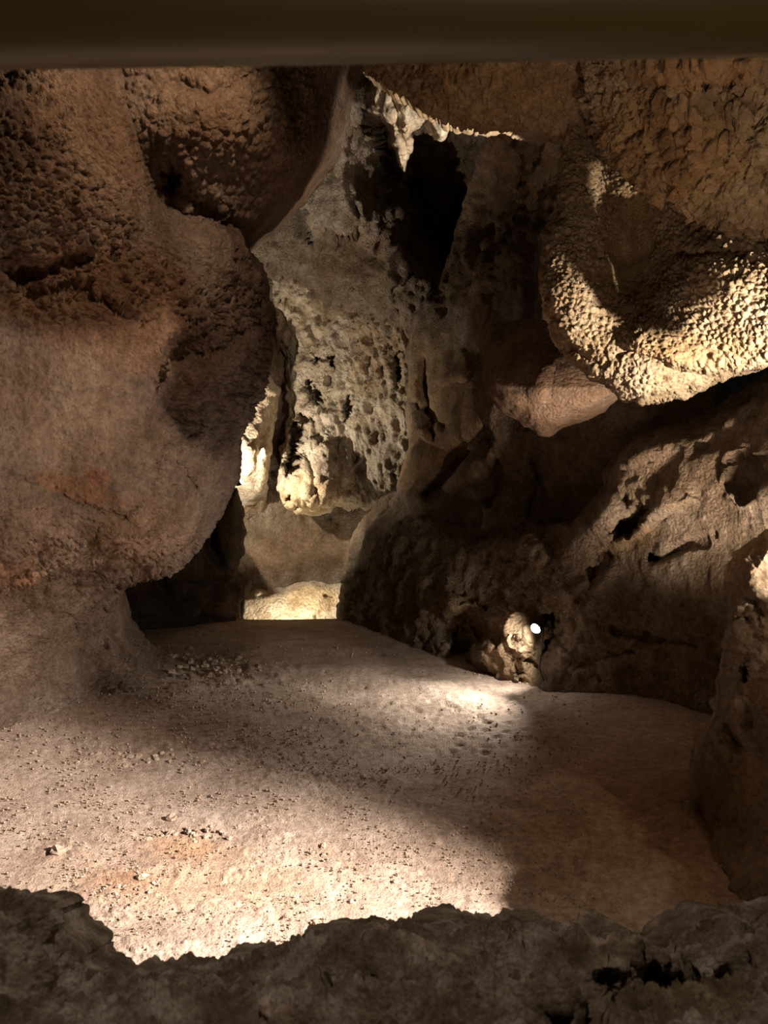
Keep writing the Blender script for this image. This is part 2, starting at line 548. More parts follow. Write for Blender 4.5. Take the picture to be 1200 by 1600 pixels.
relief('wall_back', [(250, 40, 0), (1000, 40, 0), (1000, 900, 0), (560, 1010, 0), (300, 1010, 0), (250, 900, 0)],
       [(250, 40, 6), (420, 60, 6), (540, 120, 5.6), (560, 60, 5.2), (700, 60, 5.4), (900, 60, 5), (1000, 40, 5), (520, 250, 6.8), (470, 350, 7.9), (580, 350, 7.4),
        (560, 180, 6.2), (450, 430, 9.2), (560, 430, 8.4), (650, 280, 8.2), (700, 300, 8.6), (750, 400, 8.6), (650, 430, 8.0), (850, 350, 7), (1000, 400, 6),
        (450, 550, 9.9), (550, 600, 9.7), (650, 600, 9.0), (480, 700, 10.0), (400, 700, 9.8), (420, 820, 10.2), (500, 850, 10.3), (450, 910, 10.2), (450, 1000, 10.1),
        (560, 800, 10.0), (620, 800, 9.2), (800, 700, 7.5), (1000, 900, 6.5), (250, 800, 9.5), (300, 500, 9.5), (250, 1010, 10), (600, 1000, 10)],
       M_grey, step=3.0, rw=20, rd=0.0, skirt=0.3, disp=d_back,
       feats=[('groove', [(572, 90), (590, 190), (612, 280), (650, 330)], 8, 0.9),
              ('pit', 690, 330, 45, 90, -20, .5),
              ('shelf', [(645, 330), (600, 345), (560, 365), (525, 385), (480, 400)], 90, 0.5),
              ('shelf', [(655, 420), (615, 445), (585, 455)], 70, 0.4)],
       tints=[(560, 300, 90, 160, 10, (.95, .95, .95), .8), (470, 560, 90, 120, 0, (1.35, 1.25, 1.05), .8), (720, 330, 130, 160, 0, (.45, .36, .28), .9),  # dark right-hand patch puts the recess's shade into the colour
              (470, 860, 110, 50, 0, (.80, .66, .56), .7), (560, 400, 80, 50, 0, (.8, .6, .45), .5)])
tag(bpy.data.objects['wall_back'], 'far cave wall of fluted grey brown rock', kind='structure')


def d_curtain(P, X, Y, d):
    Q = P * np.array([1, 1, 0.45])
    low = sstep(700, 760, Y) * sstep(540, 520, X)
    h = 0.05 * fbm(P, 2.5, 3, 15)
    h += 0.17 * (ridged(Q, 6.0, 4, 16) - 0.6) * (1 - 0.75 * low)
    h += 0.06 * fbm(Q, 18, 3, 18) * (1 - 0.7 * low)
    f, r = worley(Q, 9.0, 19)
    h -= 0.13 * sstep(0.36, 0.14, f) * (r > 0.8) * (1 - low)
    h += 0.06 * low * nodules(P * np.array([1.4, 1, .8]), 0.16, 23, 0.85)
    return h


relief('flowstone_curtain', [(425, 425, 0), (520, 400, 0), (640, 430, 0), (655, 560, .2), (640, 700, .4), (625, 760, .4), (590, 790, .5), (560, 800, .6), (525, 790, .8), (516, 800), (490, 806), (465, 803), (447, 790),
                             (437, 765, .7), (436, 700, .6), (446, 690, .5), (450, 640, .5), (447, 560, .7), (432, 540, .8), (425, 490, .6)],
       [(425, 425, 9.3), (520, 400, 9.0), (640, 430, 8.5), (655, 560, 8.6), (530, 560, 9.3), (450, 560, 9.6), (440, 700, 9.5), (500, 700, 9.2), (600, 700, 9.0), (640, 700, 8.7), (485, 770, 9.0), (560, 790, 9.3), (490, 806, 9.1)],
       M_pale, step=2.0, rw=26, rd=0.35, skirt=0.7, disp=d_curtain,
       feats=[('pit', 459, 720, 17, 27, 25, .7), ('pit', 462, 690, 10, 30, 10, .5), ('pit', 490, 615, 11, 16, -30, .45), ('pit', 495, 566, 7, 8, 0, .5), ('pit', 517, 568, 6, 7, 0, .5),
              ('pit', 482, 596, 5, 6, 0, .3), ('pit', 478, 655, 14, 10, 20, .3), ('pit', 452, 781, 6, 7, 0, .4), ('pit', 466, 793, 4, 4, 0, .3), ('pit', 541, 640, 10, 22, 10, .4), ('pit', 625, 580, 8, 26, 5, .5),
              ('shelf', [(530, 690), (523, 720), (525, 760), (520, 795)], 60, 0.10), ('groove', [(492, 705), (492, 770)], 5, .15)],
       tints=[(480, 780, 60, 40, 0, (1.25, 1.1, .85), .8), (590, 730, 60, 70, 0, (.62, .62, .62), .8), (600, 520, 60, 120, 0, (.72, .62, .52), .8), (470, 500, 50, 60, 0, (1.15, 1.12, 1.05), .7)])  # darker right patches put the lamp's fall-off into the colour
tag(bpy.data.objects['flowstone_curtain'], 'brightly lit porous flowstone curtain hanging on the far wall', 'flowstone')


def d_column(P, X, Y, d):
    Q = P * np.array([1, 1, 0.25])
    return 0.05 * (ridged(Q, 4.5, 3, 26) - .6) + 0.03 * fbm(P, 8, 3, 27)


relief('rock_column', [(330, 560, 0), (400, 590, .3), (415, 582, .8), (428, 590), (437, 606), (434, 640), (425, 690), (420, 740), (416, 800, .6), (440, 830, .4), (460, 860, .3), (440, 910, .2), (400, 925, 0), (330, 925, 0), (320, 700, 0)],
       [(330, 560, 9.5), (410, 600, 9.0), (435, 640, 9.2), (400, 680, 8.9), (412, 760, 9.3), (415, 790, 9.9), (390, 815, 10.1), (390, 870, 10.1), (440, 870, 10.4), (330, 925, 10.0), (400, 925, 10.4), (320, 700, 9.2)],
       M_pale, step=2.0, rw=22, rd=0.3, skirt=0.6, disp=d_column,
       feats=[('groove', [(420, 640), (405, 700), (400, 760)], 6, .12), ('shelf', [(412, 700), (380, 735), (370, 770)], 40, .15)],
       tints=[(400, 860, 60, 90, 0, (.72, .60, .52), .85), (400, 650, 50, 70, 0, (1.15, 1.12, 1.05), .8), (385, 900, 30, 30, 0, (1.0, .98, .98), .6)])
tag(bpy.data.objects['rock_column'], 'pale grooved rock column left of the far flowstone curtain', 'rock column')


def d_smooth(P, X, Y, d):
    return 0.03 * fbm(P, 2.5, 4, 36) + 0.012 * fbm(P, 12, 3, 37)


relief('stone_block', [(372, 940, .8), (376, 933), (400, 921), (440, 918), (462, 912, .8), (490, 909, .6), (530, 912, .3), (560, 912, 0), (560, 1010, 0), (365, 1010, 0)],
       [(372, 940, 9.25), (450, 918, 9.45), (530, 912, 9.5), (450, 970, 9.2), (365, 1010, 9.1), (560, 1010, 9.3), (560, 912, 9.5)],
       M_pale, step=2.0, rw=14, rd=0.25, skirt=0.5, disp=d_smooth,
       feats=[('pit', 515, 930, 7, 4, 20, .06), ('groove', [(395, 930), (420, 926), (450, 922)], 3, .05), ('pit', 500, 965, 9, 5, -20, .06), ('groove', [(455, 955), (480, 962), (505, 960)], 3, .03)],
       tints=[(440, 960, 90, 20, 0, (1.2, 1.2, 1.15), .8), (490, 935, 50, 22, 0, (1.15, 1.0, .75), .6)])
tag(bpy.data.objects['stone_block'], 'low pale stone block brightly lit below the far wall', 'rock')


def d_hang(P, X, Y, d):
    Q = P * np.array([1, 1, 0.45])
    return 0.07 * (ridged(Q, 5, 4, 46) - .6) + 0.04 * fbm(P, 10, 3, 47)


relief('ceiling_fringe', [(545, 60, 0), (760, 60, 0), (760, 180, .2), (720, 190, .5), (704, 200), (694, 218), (683, 218), (676, 205), (668, 190), (655, 192), (645, 206), (642, 240), (634, 270), (626, 262), (616, 228), (602, 198),
                          (588, 180), (574, 168), (568, 145), (574, 122), (566, 100)],
       [(545, 60, 4.8), (760, 60, 4.2), (760, 180, 4.4), (690, 210, 4.8), (630, 260, 5.2), (600, 170, 5.0), (575, 120, 5.0), (640, 150, 4.8)],
       M_pale, step=2.0, rw=14, rd=0.22, skirt=0.35, disp=d_hang,
       feats=[('pit', 626, 150, 6, 12, 20, .25), ('groove', [(668, 170), (678, 200)], 5, .15), ('groove', [(605, 130), (618, 180), (630, 240)], 5, .1)])
tag(bpy.data.objects['ceiling_fringe'], 'ragged pale rock fringe hanging from the ceiling at the crevice top', 'rock fringe')

# ------------------------------------------------------------------ right side: flowstone wall, recess, ledge, boulder, slab
def d_wallr(P, X, Y, d):
    Q = P * np.array([1, 1, 0.35])
    up = sstep(500, 420, Y)
    return 0.06 * fbm(P, 1.8, 3, 56) + 0.10 * (ridged(Q, 2.0, 3, 57) - .6) + (0.02 + 0.05 * up) * fbm(P, 9, 4, 58) + up * 0.14 * (ridged(P * np.array([1, 1, .6]), 5, 4, 59) - .6)


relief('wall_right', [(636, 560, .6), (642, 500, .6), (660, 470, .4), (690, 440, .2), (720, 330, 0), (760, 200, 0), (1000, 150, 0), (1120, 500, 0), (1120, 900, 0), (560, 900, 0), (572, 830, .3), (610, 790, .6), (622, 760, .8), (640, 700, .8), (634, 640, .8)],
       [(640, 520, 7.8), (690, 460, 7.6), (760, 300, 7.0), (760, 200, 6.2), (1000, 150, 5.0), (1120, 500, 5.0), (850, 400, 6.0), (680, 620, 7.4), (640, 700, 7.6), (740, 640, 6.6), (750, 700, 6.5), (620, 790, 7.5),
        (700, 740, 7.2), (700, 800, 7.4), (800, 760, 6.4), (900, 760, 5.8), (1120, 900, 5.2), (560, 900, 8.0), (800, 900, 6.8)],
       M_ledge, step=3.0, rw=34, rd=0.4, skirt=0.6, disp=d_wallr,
       feats=[('groove', [(668, 560), (672, 620), (690, 660)], 10, .3), ('shelf', [(745, 590), (715, 600), (680, 600)], 40, .2), ('pit', 668, 655, 14, 30, -15, .3), ('groove', [(756, 690), (700, 730), (660, 770)], 14, .5),
              ('shelf', [(615, 770), (660, 745), (720, 705), (760, 670)], 50, .25), ('groove', [(770, 790), (775, 720)], 9, .2), ('groove', [(830, 800), (840, 720)], 9, .2), ('bump', 650, 720, 20, 40, 0, .2)],
       tints=[(700, 650, 70, 140, 0, (1.15, .98, .75), .7), (640, 740, 30, 30, 0, (1.4, 1.1, .8), .6), (800, 750, 150, 70, 0, (.6, .5, .42), .8), (760, 330, 150, 210, 10, (.40, .31, .23), .95)])  # dark patches put the shade of the recesses into the colour
tag(bpy.data.objects['wall_right'], 'smooth ochre flowstone wall right of the crevice', kind='structure')


def d_ledge(P, X, Y, d):
    Q = P * np.array([1, 1, 0.6])
    h = 0.05 * fbm(P, 2.2, 3, 66) + 0.13 * (ridged(Q, 4.5, 5, 67) - .6) + 0.045 * fbm(P, 13, 4, 68)
    f, r = worley(P, 7.0, 69)
    return h - 0.07 * sstep(0.3, 0.12, f) * (r > 0.6)


relief('rock_ledge', [(528, 960, .6), (530, 920, .7), (540, 870, .8), (556, 830, .8), (575, 800, .8), (600, 775, .8), (640, 757, .8), (680, 745, .6), (640, 790, .5), (680, 815, .5), (705, 822, .7), (780, 826, .7), (850, 818, .6), (885, 815, .2), (960, 800, 0), (960, 1120, 0),
                      (845, 1112, 0), (780, 1075, 0), (700, 1050, 0), (600, 1005, 0), (527, 985, .2)],
       [(528, 960, 8.3), (540, 870, 8.2), (600, 775, 7.9), (680, 745, 7.6), (600, 900, 7.4), (600, 985, 7.2), (680, 820, 7.0), (700, 920, 6.3), (700, 1020, 6.1), (780, 826, 6.4), (780, 920, 5.75), (780, 1050, 5.5), (850, 818, 5.7), (830, 900, 5.3), (840, 1000, 5.1), (845, 1075, 4.95),
        (845, 1112, 4.9), (960, 800, 5), (960, 1120, 4.8), (700, 1050, 6.0), (527, 985, 8.3)],
       M_ledge, step=2.5, rw=30, rd=0.5, skirt=0.6, disp=d_ledge,
       feats=[('shelf', [(690, 935), (720, 928), (750, 945), (770, 975)], 40, .18), ('shelf', [(680, 860), (760, 835), (870, 830)], 50, .15), ('groove', [(700, 985), (730, 960), (770, 990)], 14, .25),
              ('pit', 718, 1005, 16, 26, 0, .3), ('shelf', [(735, 1040), (740, 1005), (760, 985)], 30, .15), ('groove', [(640, 800), (600, 830), (570, 900)], 12, .2),
              ('pit', 870, 965, 22, 10, -10, .3), ('pit', 862, 1000, 13, 22, 25, .3), ('pit', 809, 1003, 9, 8, 0, .12), ('bump', 790, 1005, 50, 70, 0, .32), ('pit', 812, 1052, 14, 8, 0, .15),
              ('shelf', [(842, 820), (850, 850), (870, 870)], 50, .2)],
       tints=[(800, 1000, 60, 70, 0, (1.6, 1.5, 1.35), .7), (730, 960, 60, 40, 20, (1.25, .95, .7), .5), (650, 930, 90, 70, 0, (.8, .72, .6), .6), (610, 790, 70, 40, -25, (.5, .42, .36), .8)])  # pale patch by the lamp has the lamplight put into its colour
tag(bpy.data.objects['rock_ledge'], 'dark brown rock ledge running to the far passage behind the floor lamp', 'rock ledge')


def d_boulder(P, X, Y, d):
    return 0.03 * fbm(P, 2.5, 3, 76) + 0.010 * fbm(P, 14, 4, 77) + 0.008 * nodules(P, 0.025, 78)


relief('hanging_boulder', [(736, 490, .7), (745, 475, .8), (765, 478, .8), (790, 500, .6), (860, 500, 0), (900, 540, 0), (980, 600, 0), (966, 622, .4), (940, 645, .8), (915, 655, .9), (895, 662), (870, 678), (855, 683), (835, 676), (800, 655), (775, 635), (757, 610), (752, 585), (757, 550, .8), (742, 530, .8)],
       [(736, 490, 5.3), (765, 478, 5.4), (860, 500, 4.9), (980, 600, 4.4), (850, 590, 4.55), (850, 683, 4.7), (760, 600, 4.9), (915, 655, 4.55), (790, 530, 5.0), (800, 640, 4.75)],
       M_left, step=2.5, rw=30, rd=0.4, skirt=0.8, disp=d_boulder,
       feats=[('groove', [(757, 545), (775, 530), (805, 515)], 7, .12), ('shelf', [(868, 560), (862, 590), (862, 640)], 50, .08), ('groove', [(766, 478), (758, 515)], 4, .06), ('shelf', [(895, 665), (905, 650), (960, 625)], 20, .05)],
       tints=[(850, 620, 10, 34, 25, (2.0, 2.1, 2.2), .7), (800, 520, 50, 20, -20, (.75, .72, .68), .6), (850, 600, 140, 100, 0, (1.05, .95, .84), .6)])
tag(bpy.data.objects['hanging_boulder'], 'smooth tan boulder wedged below the coral-textured overhang', 'boulder')


def d_slab(P, X, Y, d):
    h = 0.05 * fbm(P, 1.8, 4, 86) + 0.06 * (ridged(P, 4.0, 5, 87) - .6) + 0.022 * fbm(P, 14, 4, 88)
    f, r = worley(P, 8.0, 89)
    return h - 0.05 * sstep(0.25, 0.1, f) * (r > 0.7)


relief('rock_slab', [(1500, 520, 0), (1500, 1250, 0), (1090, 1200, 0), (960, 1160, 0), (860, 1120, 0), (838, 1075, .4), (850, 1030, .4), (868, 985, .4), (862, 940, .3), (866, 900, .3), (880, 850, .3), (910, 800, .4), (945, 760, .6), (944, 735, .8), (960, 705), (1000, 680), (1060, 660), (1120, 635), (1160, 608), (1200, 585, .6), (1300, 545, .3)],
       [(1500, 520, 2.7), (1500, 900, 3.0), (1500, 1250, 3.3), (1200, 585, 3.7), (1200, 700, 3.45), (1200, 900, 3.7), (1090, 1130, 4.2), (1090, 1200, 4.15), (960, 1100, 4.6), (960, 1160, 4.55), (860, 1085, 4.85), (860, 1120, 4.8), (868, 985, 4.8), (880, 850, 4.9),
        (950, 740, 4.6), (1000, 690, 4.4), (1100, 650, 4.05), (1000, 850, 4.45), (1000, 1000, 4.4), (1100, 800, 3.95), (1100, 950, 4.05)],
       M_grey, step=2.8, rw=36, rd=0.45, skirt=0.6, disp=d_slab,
       feats=[('pit', 985, 815, 40, 16, -35, .35), ('shelf', [(1095, 785), (1050, 800), (1000, 835), (965, 865)], 34, .12), ('pit', 922, 897, 9, 14, 10, .2), ('pit', 943, 873, 13, 7, 0, .2), ('pit', 1022, 875, 12, 10, 30, .25), ('groove', [(1025, 880), (1060, 862), (1090, 845)], 6, .1),
              ('groove', [(950, 870), (900, 950), (880, 1000)], 10, .08), ('pit', 975, 1112, 24, 7, 15, .25), ('shelf', [(860, 930), (900, 905), (960, 872)], 60, .10), ('pit', 1170, 745, 40, 38, 0, .1),
              ('shelf', [(1060, 700), (1000, 720), (950, 745)], 60, .10), ('groove', [(1100, 700), (1180, 650)], 9, .06), ('groove', [(900, 1040), (990, 1020)], 5, .05), ('groove', [(960, 990), (1090, 1010)], 5, .05), ('shelf', [(900, 840), (930, 790), (960, 760)], 40, .12)],
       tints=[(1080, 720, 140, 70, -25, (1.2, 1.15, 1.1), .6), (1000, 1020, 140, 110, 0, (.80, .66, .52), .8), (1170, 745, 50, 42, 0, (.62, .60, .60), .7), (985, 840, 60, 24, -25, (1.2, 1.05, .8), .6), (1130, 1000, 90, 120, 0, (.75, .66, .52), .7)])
tag(bpy.data.objects['rock_slab'], 'big sloping brown rock slab right of the floor lamp', 'rock slab')

# ------------------------------------------------------------------ overhang and ceiling lobes, popcorn-textured
def d_over(P, X, Y, d):
    h = 0.03 * fbm(P, 2.5, 3, 96) + 0.012 * fbm(P, 9, 2, 95)
    n1 = nodules(P, 0.022, 97, 0.85)
    n2 = nodules(P, 0.0125, 99, 0.85)
    sm = sstep(0.0, 0.5, 1 - np.exp(-(((X - 985) / 50) ** 2 + ((Y - 380) / 100) ** 2)) * 1.3)
    sm = 0.15 + 0.85 * sm
    f, r = worley(P, 18, 98)
    pit = sstep(0.36, 0.15, f) * (r > 0.6)
    return h + sm * (0.020 * n1 + 0.008 * n2 - 0.022 * pit)


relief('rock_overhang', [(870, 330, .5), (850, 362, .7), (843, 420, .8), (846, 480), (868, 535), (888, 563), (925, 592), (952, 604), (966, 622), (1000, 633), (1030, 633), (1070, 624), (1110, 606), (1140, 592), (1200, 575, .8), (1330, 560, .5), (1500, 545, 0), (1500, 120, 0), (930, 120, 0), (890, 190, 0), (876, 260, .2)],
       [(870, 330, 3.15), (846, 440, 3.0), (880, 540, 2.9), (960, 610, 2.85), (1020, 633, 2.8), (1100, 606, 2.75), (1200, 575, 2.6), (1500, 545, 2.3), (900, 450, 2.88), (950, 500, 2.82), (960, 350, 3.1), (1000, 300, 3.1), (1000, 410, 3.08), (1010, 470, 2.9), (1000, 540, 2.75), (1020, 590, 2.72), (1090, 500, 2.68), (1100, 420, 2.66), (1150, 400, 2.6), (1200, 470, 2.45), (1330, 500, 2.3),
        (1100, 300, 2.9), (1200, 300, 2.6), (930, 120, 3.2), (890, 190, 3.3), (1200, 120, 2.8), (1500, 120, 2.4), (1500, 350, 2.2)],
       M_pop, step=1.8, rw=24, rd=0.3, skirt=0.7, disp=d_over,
       feats=[('shelf', [(1500, 552), (1330, 560), (1200, 573), (1100, 580), (1050, 570), (1000, 552), (975, 535)], 90, 0.07), ('groove', [(938, 200), (942, 300), (965, 380), (985, 440)], 22, .08), ('bump', 1130, 440, 70, 70, 0, .05), ('groove', [(1060, 395), (1100, 400), (1160, 395)], 7, .05), ('groove', [(865, 545), (895, 540), (930, 565)], 9, .06)],
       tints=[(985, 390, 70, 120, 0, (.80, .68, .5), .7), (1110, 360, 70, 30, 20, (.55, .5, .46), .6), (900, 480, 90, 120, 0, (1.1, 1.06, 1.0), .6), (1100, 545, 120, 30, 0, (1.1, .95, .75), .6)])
tag(bpy.data.objects['rock_overhang'], 'coral-textured rock overhang lit from below at the right', 'rock overhang')


def d_ceil(P, X, Y, d):
    h = 0.05 * fbm(P, 2.2, 3, 106) + 0.05 * (ridged(P * np.array([1, 1, 1.6]), 3.2, 3, 104) - .6)
    n0 = nodules(P, 0.075, 105, 0.8)
    n1 = nodules(P, 0.034, 107, 0.8)
    n2 = nodules(P, 0.017, 109, 0.85)
    return h + 0.042 * n0 + 0.034 * n1 + 0.012 * n2


relief('ceiling', [(540, 40, 0), (556, 92, .5), (572, 105, .7), (600, 124, .8), (630, 142, .8), (655, 160, .9), (690, 184), (712, 190), (745, 194), (790, 194), (830, 203), (848, 206), (870, 212, .8), (905, 214, .6), (960, 214, 0), (1000, 40, 0)],
       [(540, 40, 3.9), (1000, 40, 2.9), (960, 214, 3.3), (850, 200, 3.5), (720, 188, 3.6), (600, 124, 3.9), (700, 120, 3.3), (800, 130, 3.1), (900, 130, 3.0), (750, 60, 3.0)],
       M_pop, step=2.0, rw=34, rd=0.35, skirt=0.7, disp=d_ceil, feats=[('groove', [(925, 110), (928, 160), (920, 215)], 14, .12)],
       tints=[(870, 200, 30, 18, 0, (1.2, 1.15, 1.1), .8), (750, 130, 200, 70, 0, (.95, .80, .62), .7)])  # small pale patch: a lit spot put into the rock colour
tag(bpy.data.objects['ceiling'], 'knobbly brown cave ceiling under the rail', kind='structure')

relief('ceiling_lobe', [(905, 40, 0), (918, 110, .5), (926, 160, .8), (935, 205), (950, 235), (970, 256), (1000, 274), (1030, 292), (1060, 305), (1085, 322), (1120, 336), (1150, 346), (1200, 348), (1300, 352, .6), (1500, 372, 0), (1500, 40, 0)],
       [(905, 40, 2.6), (930, 190, 2.75), (1000, 274, 2.6), (1100, 330, 2.4), (1200, 348, 2.25), (1500, 372, 1.8), (1500, 40, 1.6), (1200, 40, 1.75), (1000, 80, 2.3), (1050, 200, 2.3), (1200, 200, 1.95), (1350, 200, 1.75)],
       M_pop, step=1.8, rw=44, rd=0.3, skirt=0.5, disp=d_ceil,
       feats=[('groove', [(1040, 130), (1100, 150), (1200, 160)], 16, .06), ('groove', [(960, 150), (1030, 190), (1090, 190), (1200, 190)], 14, .05), ('groove', [(1150, 120), (1130, 170), (1190, 210)], 18, .05), ('shelf', [(1230, 112), (1100, 112), (1000, 95), (940, 85)], 50, .08)],
       tints=[(1150, 150, 60, 40, 0, (.45, .38, .30), .7), (1050, 230, 170, 90, 20, (.98, .80, .60), .7), (1080, 100, 130, 24, 0, (.85, .62, .45), .6)])
tag(bpy.data.objects['ceiling_lobe'], 'lumpy brown ceiling lobe with coral knobs above the lit overhang', 'rock lobe')

# ------------------------------------------------------------------ left side
def d_left(P, X, Y, d):
    h = 0.07 * fbm(P, 1.6, 3, 116)
    mask = sstep(-0.15, 0.25, fbm(P, 2.4, 3, 117))
    lobe = np.exp(-(((X - 90) / 170) ** 4 + ((Y - 640) / 150) ** 4))
    foot = sstep(900, 960, Y)
    smooth = np.maximum(0.85 * lobe, 0.75 * foot)
    rough = (0.25 + 0.75 * np.maximum(mask, sstep(190, 260, X) * sstep(380, 440, Y))) * (1 - smooth)
    Q = np.stack([P[:, 0] + 0.3 * P[:, 2], P[:, 1], P[:, 2] * 0.75 - .2 * P[:, 0]], 1)
    band = sstep(330, 420, Y) * sstep(720, 600, Y)
    h += rough * (0.026 * nodules(Q, 0.034, 118, .85) + 0.014 * nodules(Q, 0.018, 120, .85))
    h += rough * band * (0.08 * fbm(Q, 7, 4, 119) + 0.03 * (ridged(Q, 9, 3, 115) - .6)) + 0.014 * nodules(P, 0.02, 124, .8)
    h += 0.012 * fbm(P, 14, 4, 121) + 0.05 * (1 - lobe) * (ridged(Q, 6, 4, 122) - .6) * sstep(650, 800, Y)
    h += foot * 0.03 * fbm(P * np.array([1, 1, .4]), 8, 4, 123)
    return h


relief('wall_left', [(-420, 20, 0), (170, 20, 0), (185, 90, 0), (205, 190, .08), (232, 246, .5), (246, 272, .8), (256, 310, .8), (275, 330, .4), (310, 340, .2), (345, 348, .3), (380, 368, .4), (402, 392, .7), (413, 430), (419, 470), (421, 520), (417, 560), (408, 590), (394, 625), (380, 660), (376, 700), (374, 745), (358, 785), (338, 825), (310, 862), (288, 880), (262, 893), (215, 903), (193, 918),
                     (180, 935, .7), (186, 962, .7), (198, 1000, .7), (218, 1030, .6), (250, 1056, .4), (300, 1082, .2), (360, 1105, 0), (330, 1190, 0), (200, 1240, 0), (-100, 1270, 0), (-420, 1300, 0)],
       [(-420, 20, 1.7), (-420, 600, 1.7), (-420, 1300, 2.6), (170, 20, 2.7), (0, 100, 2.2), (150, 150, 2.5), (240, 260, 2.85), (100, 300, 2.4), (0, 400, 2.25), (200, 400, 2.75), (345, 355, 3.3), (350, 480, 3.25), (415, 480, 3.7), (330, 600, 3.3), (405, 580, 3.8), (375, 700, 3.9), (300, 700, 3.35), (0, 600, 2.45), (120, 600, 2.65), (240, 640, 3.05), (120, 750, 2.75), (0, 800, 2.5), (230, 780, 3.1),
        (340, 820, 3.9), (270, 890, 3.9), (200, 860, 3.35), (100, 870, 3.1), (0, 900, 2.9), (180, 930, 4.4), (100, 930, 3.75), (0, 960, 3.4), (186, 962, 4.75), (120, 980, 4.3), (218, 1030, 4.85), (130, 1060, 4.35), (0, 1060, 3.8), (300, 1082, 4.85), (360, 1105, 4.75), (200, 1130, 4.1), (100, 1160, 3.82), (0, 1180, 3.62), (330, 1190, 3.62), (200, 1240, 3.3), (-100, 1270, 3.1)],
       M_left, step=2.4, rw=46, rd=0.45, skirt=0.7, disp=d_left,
       feats=[('shelf', [(150, 822), (180, 810), (205, 795), (235, 770), (250, 730), (256, 690)], 90, .05),
              ('shelf', [(345, 352), (350, 420), (350, 490), (338, 560)], 60, .07),
              ('shelf', [(250, 555), (300, 570), (340, 545), (400, 500)], 70, .06), ('groove', [(190, 810), (215, 790)], 9, .08),
              ('groove', [(0, 735), (70, 760), (150, 790), (200, 800)], 8, .02), ('shelf', [(330, 790), (300, 740), (260, 700)], 50, .05),
              ('groove', [(160, 945), (165, 1010)], 7, .08), ('groove', [(110, 960), (125, 1020)], 7, .05), ('groove', [(0, 940), (60, 915), (110, 890)], 14, .08),
              ('shelf', [(50, 925), (120, 905), (200, 850), (250, 850)], 50, .05), ('groove', [(0, 130), (30, 105), (60, 95)], 12, .06), ('groove', [(20, 430), (80, 420), (140, 400)], 12, .05), ('groove', [(60, 455), (130, 450), (220, 500)], 9, .04)],
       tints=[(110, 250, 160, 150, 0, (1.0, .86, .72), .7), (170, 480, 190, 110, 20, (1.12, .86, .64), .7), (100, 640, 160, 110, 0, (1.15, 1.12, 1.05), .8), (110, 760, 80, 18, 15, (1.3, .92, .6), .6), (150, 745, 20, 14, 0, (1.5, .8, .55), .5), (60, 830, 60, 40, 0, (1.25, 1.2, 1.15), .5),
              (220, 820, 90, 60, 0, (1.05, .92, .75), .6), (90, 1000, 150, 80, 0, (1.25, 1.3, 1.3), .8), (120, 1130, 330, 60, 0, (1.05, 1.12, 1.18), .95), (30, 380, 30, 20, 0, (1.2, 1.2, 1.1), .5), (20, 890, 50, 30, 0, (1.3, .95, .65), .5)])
tag(bpy.data.objects['wall_left'], 'bulging russet left cave wall narrowing to a foot on the floor', kind='structure')


def d_lobe(P, X, Y, d):
    h = 0.05 * fbm(P, 2.0, 3, 126)
    sm = np.exp(-(((X - 450) / 60) ** 2 + ((Y - 290) / 60) ** 2))
    rough = (0.35 + 0.65 * sstep(-0.3, 0.2, fbm(P, 2.2, 2, 128))) * (1 - np.clip(1.3 * sm, 0, .95)) * sstep(2, 45, d)
    Q = np.stack([P[:, 0] - 0.2 * P[:, 2], P[:, 1], P[:, 2]], 1)
    return h + rough * (0.034 * nodules(Q, 0.044, 127, .85) + 0.014 * nodules(Q, 0.022, 129, .85)) + 0.006 * fbm(P, 16, 3, 130)


relief('rock_lobe', [(120, 20, 0), (575, 20, 0), (562, 90, .4), (553, 120, .8), (548, 160), (541, 205), (528, 240), (505, 272), (476, 306), (450, 338), (425, 358), (402, 374, .7), (380, 400, .3), (370, 420, 0), (330, 420, 0), (230, 380, 0), (170, 300, 0)],
       [(120, 20, 2.62), (200, 110, 2.72), (215, 200, 2.82), (575, 20, 3.5), (553, 130, 3.85), (500, 275, 3.8), (402, 374, 3.75), (330, 420, 3.6), (170, 300, 3.1), (280, 300, 3.15), (350, 200, 3.0), (420, 120, 3.05), (450, 250, 3.35), (280, 120, 2.82)],
       M_left, step=2.2, rw=50, rd=0.35, skirt=0.9, disp=d_lobe,
       feats=[('pit', 262, 285, 22, 40, -20, .2), ('bump', 340, 190, 110, 90, 0, .08), ('shelf', [(420, 345), (345, 345), (300, 290), (270, 250)], 40, .06), ('groove', [(280, 130), (330, 150), (400, 110)], 10, .03)],
       tints=[(460, 280, 60, 60, -40, (1.15, 1.05, .95), .6), (540, 190, 14, 40, 0, (1.3, 1.4, 1.5), .6), (360, 170, 160, 90, 0, (.85, .76, .62), .7)])
tag(bpy.data.objects['rock_lobe'], 'knobbly brown rock lobe hanging at upper left beside the crevice', 'rock lobe')

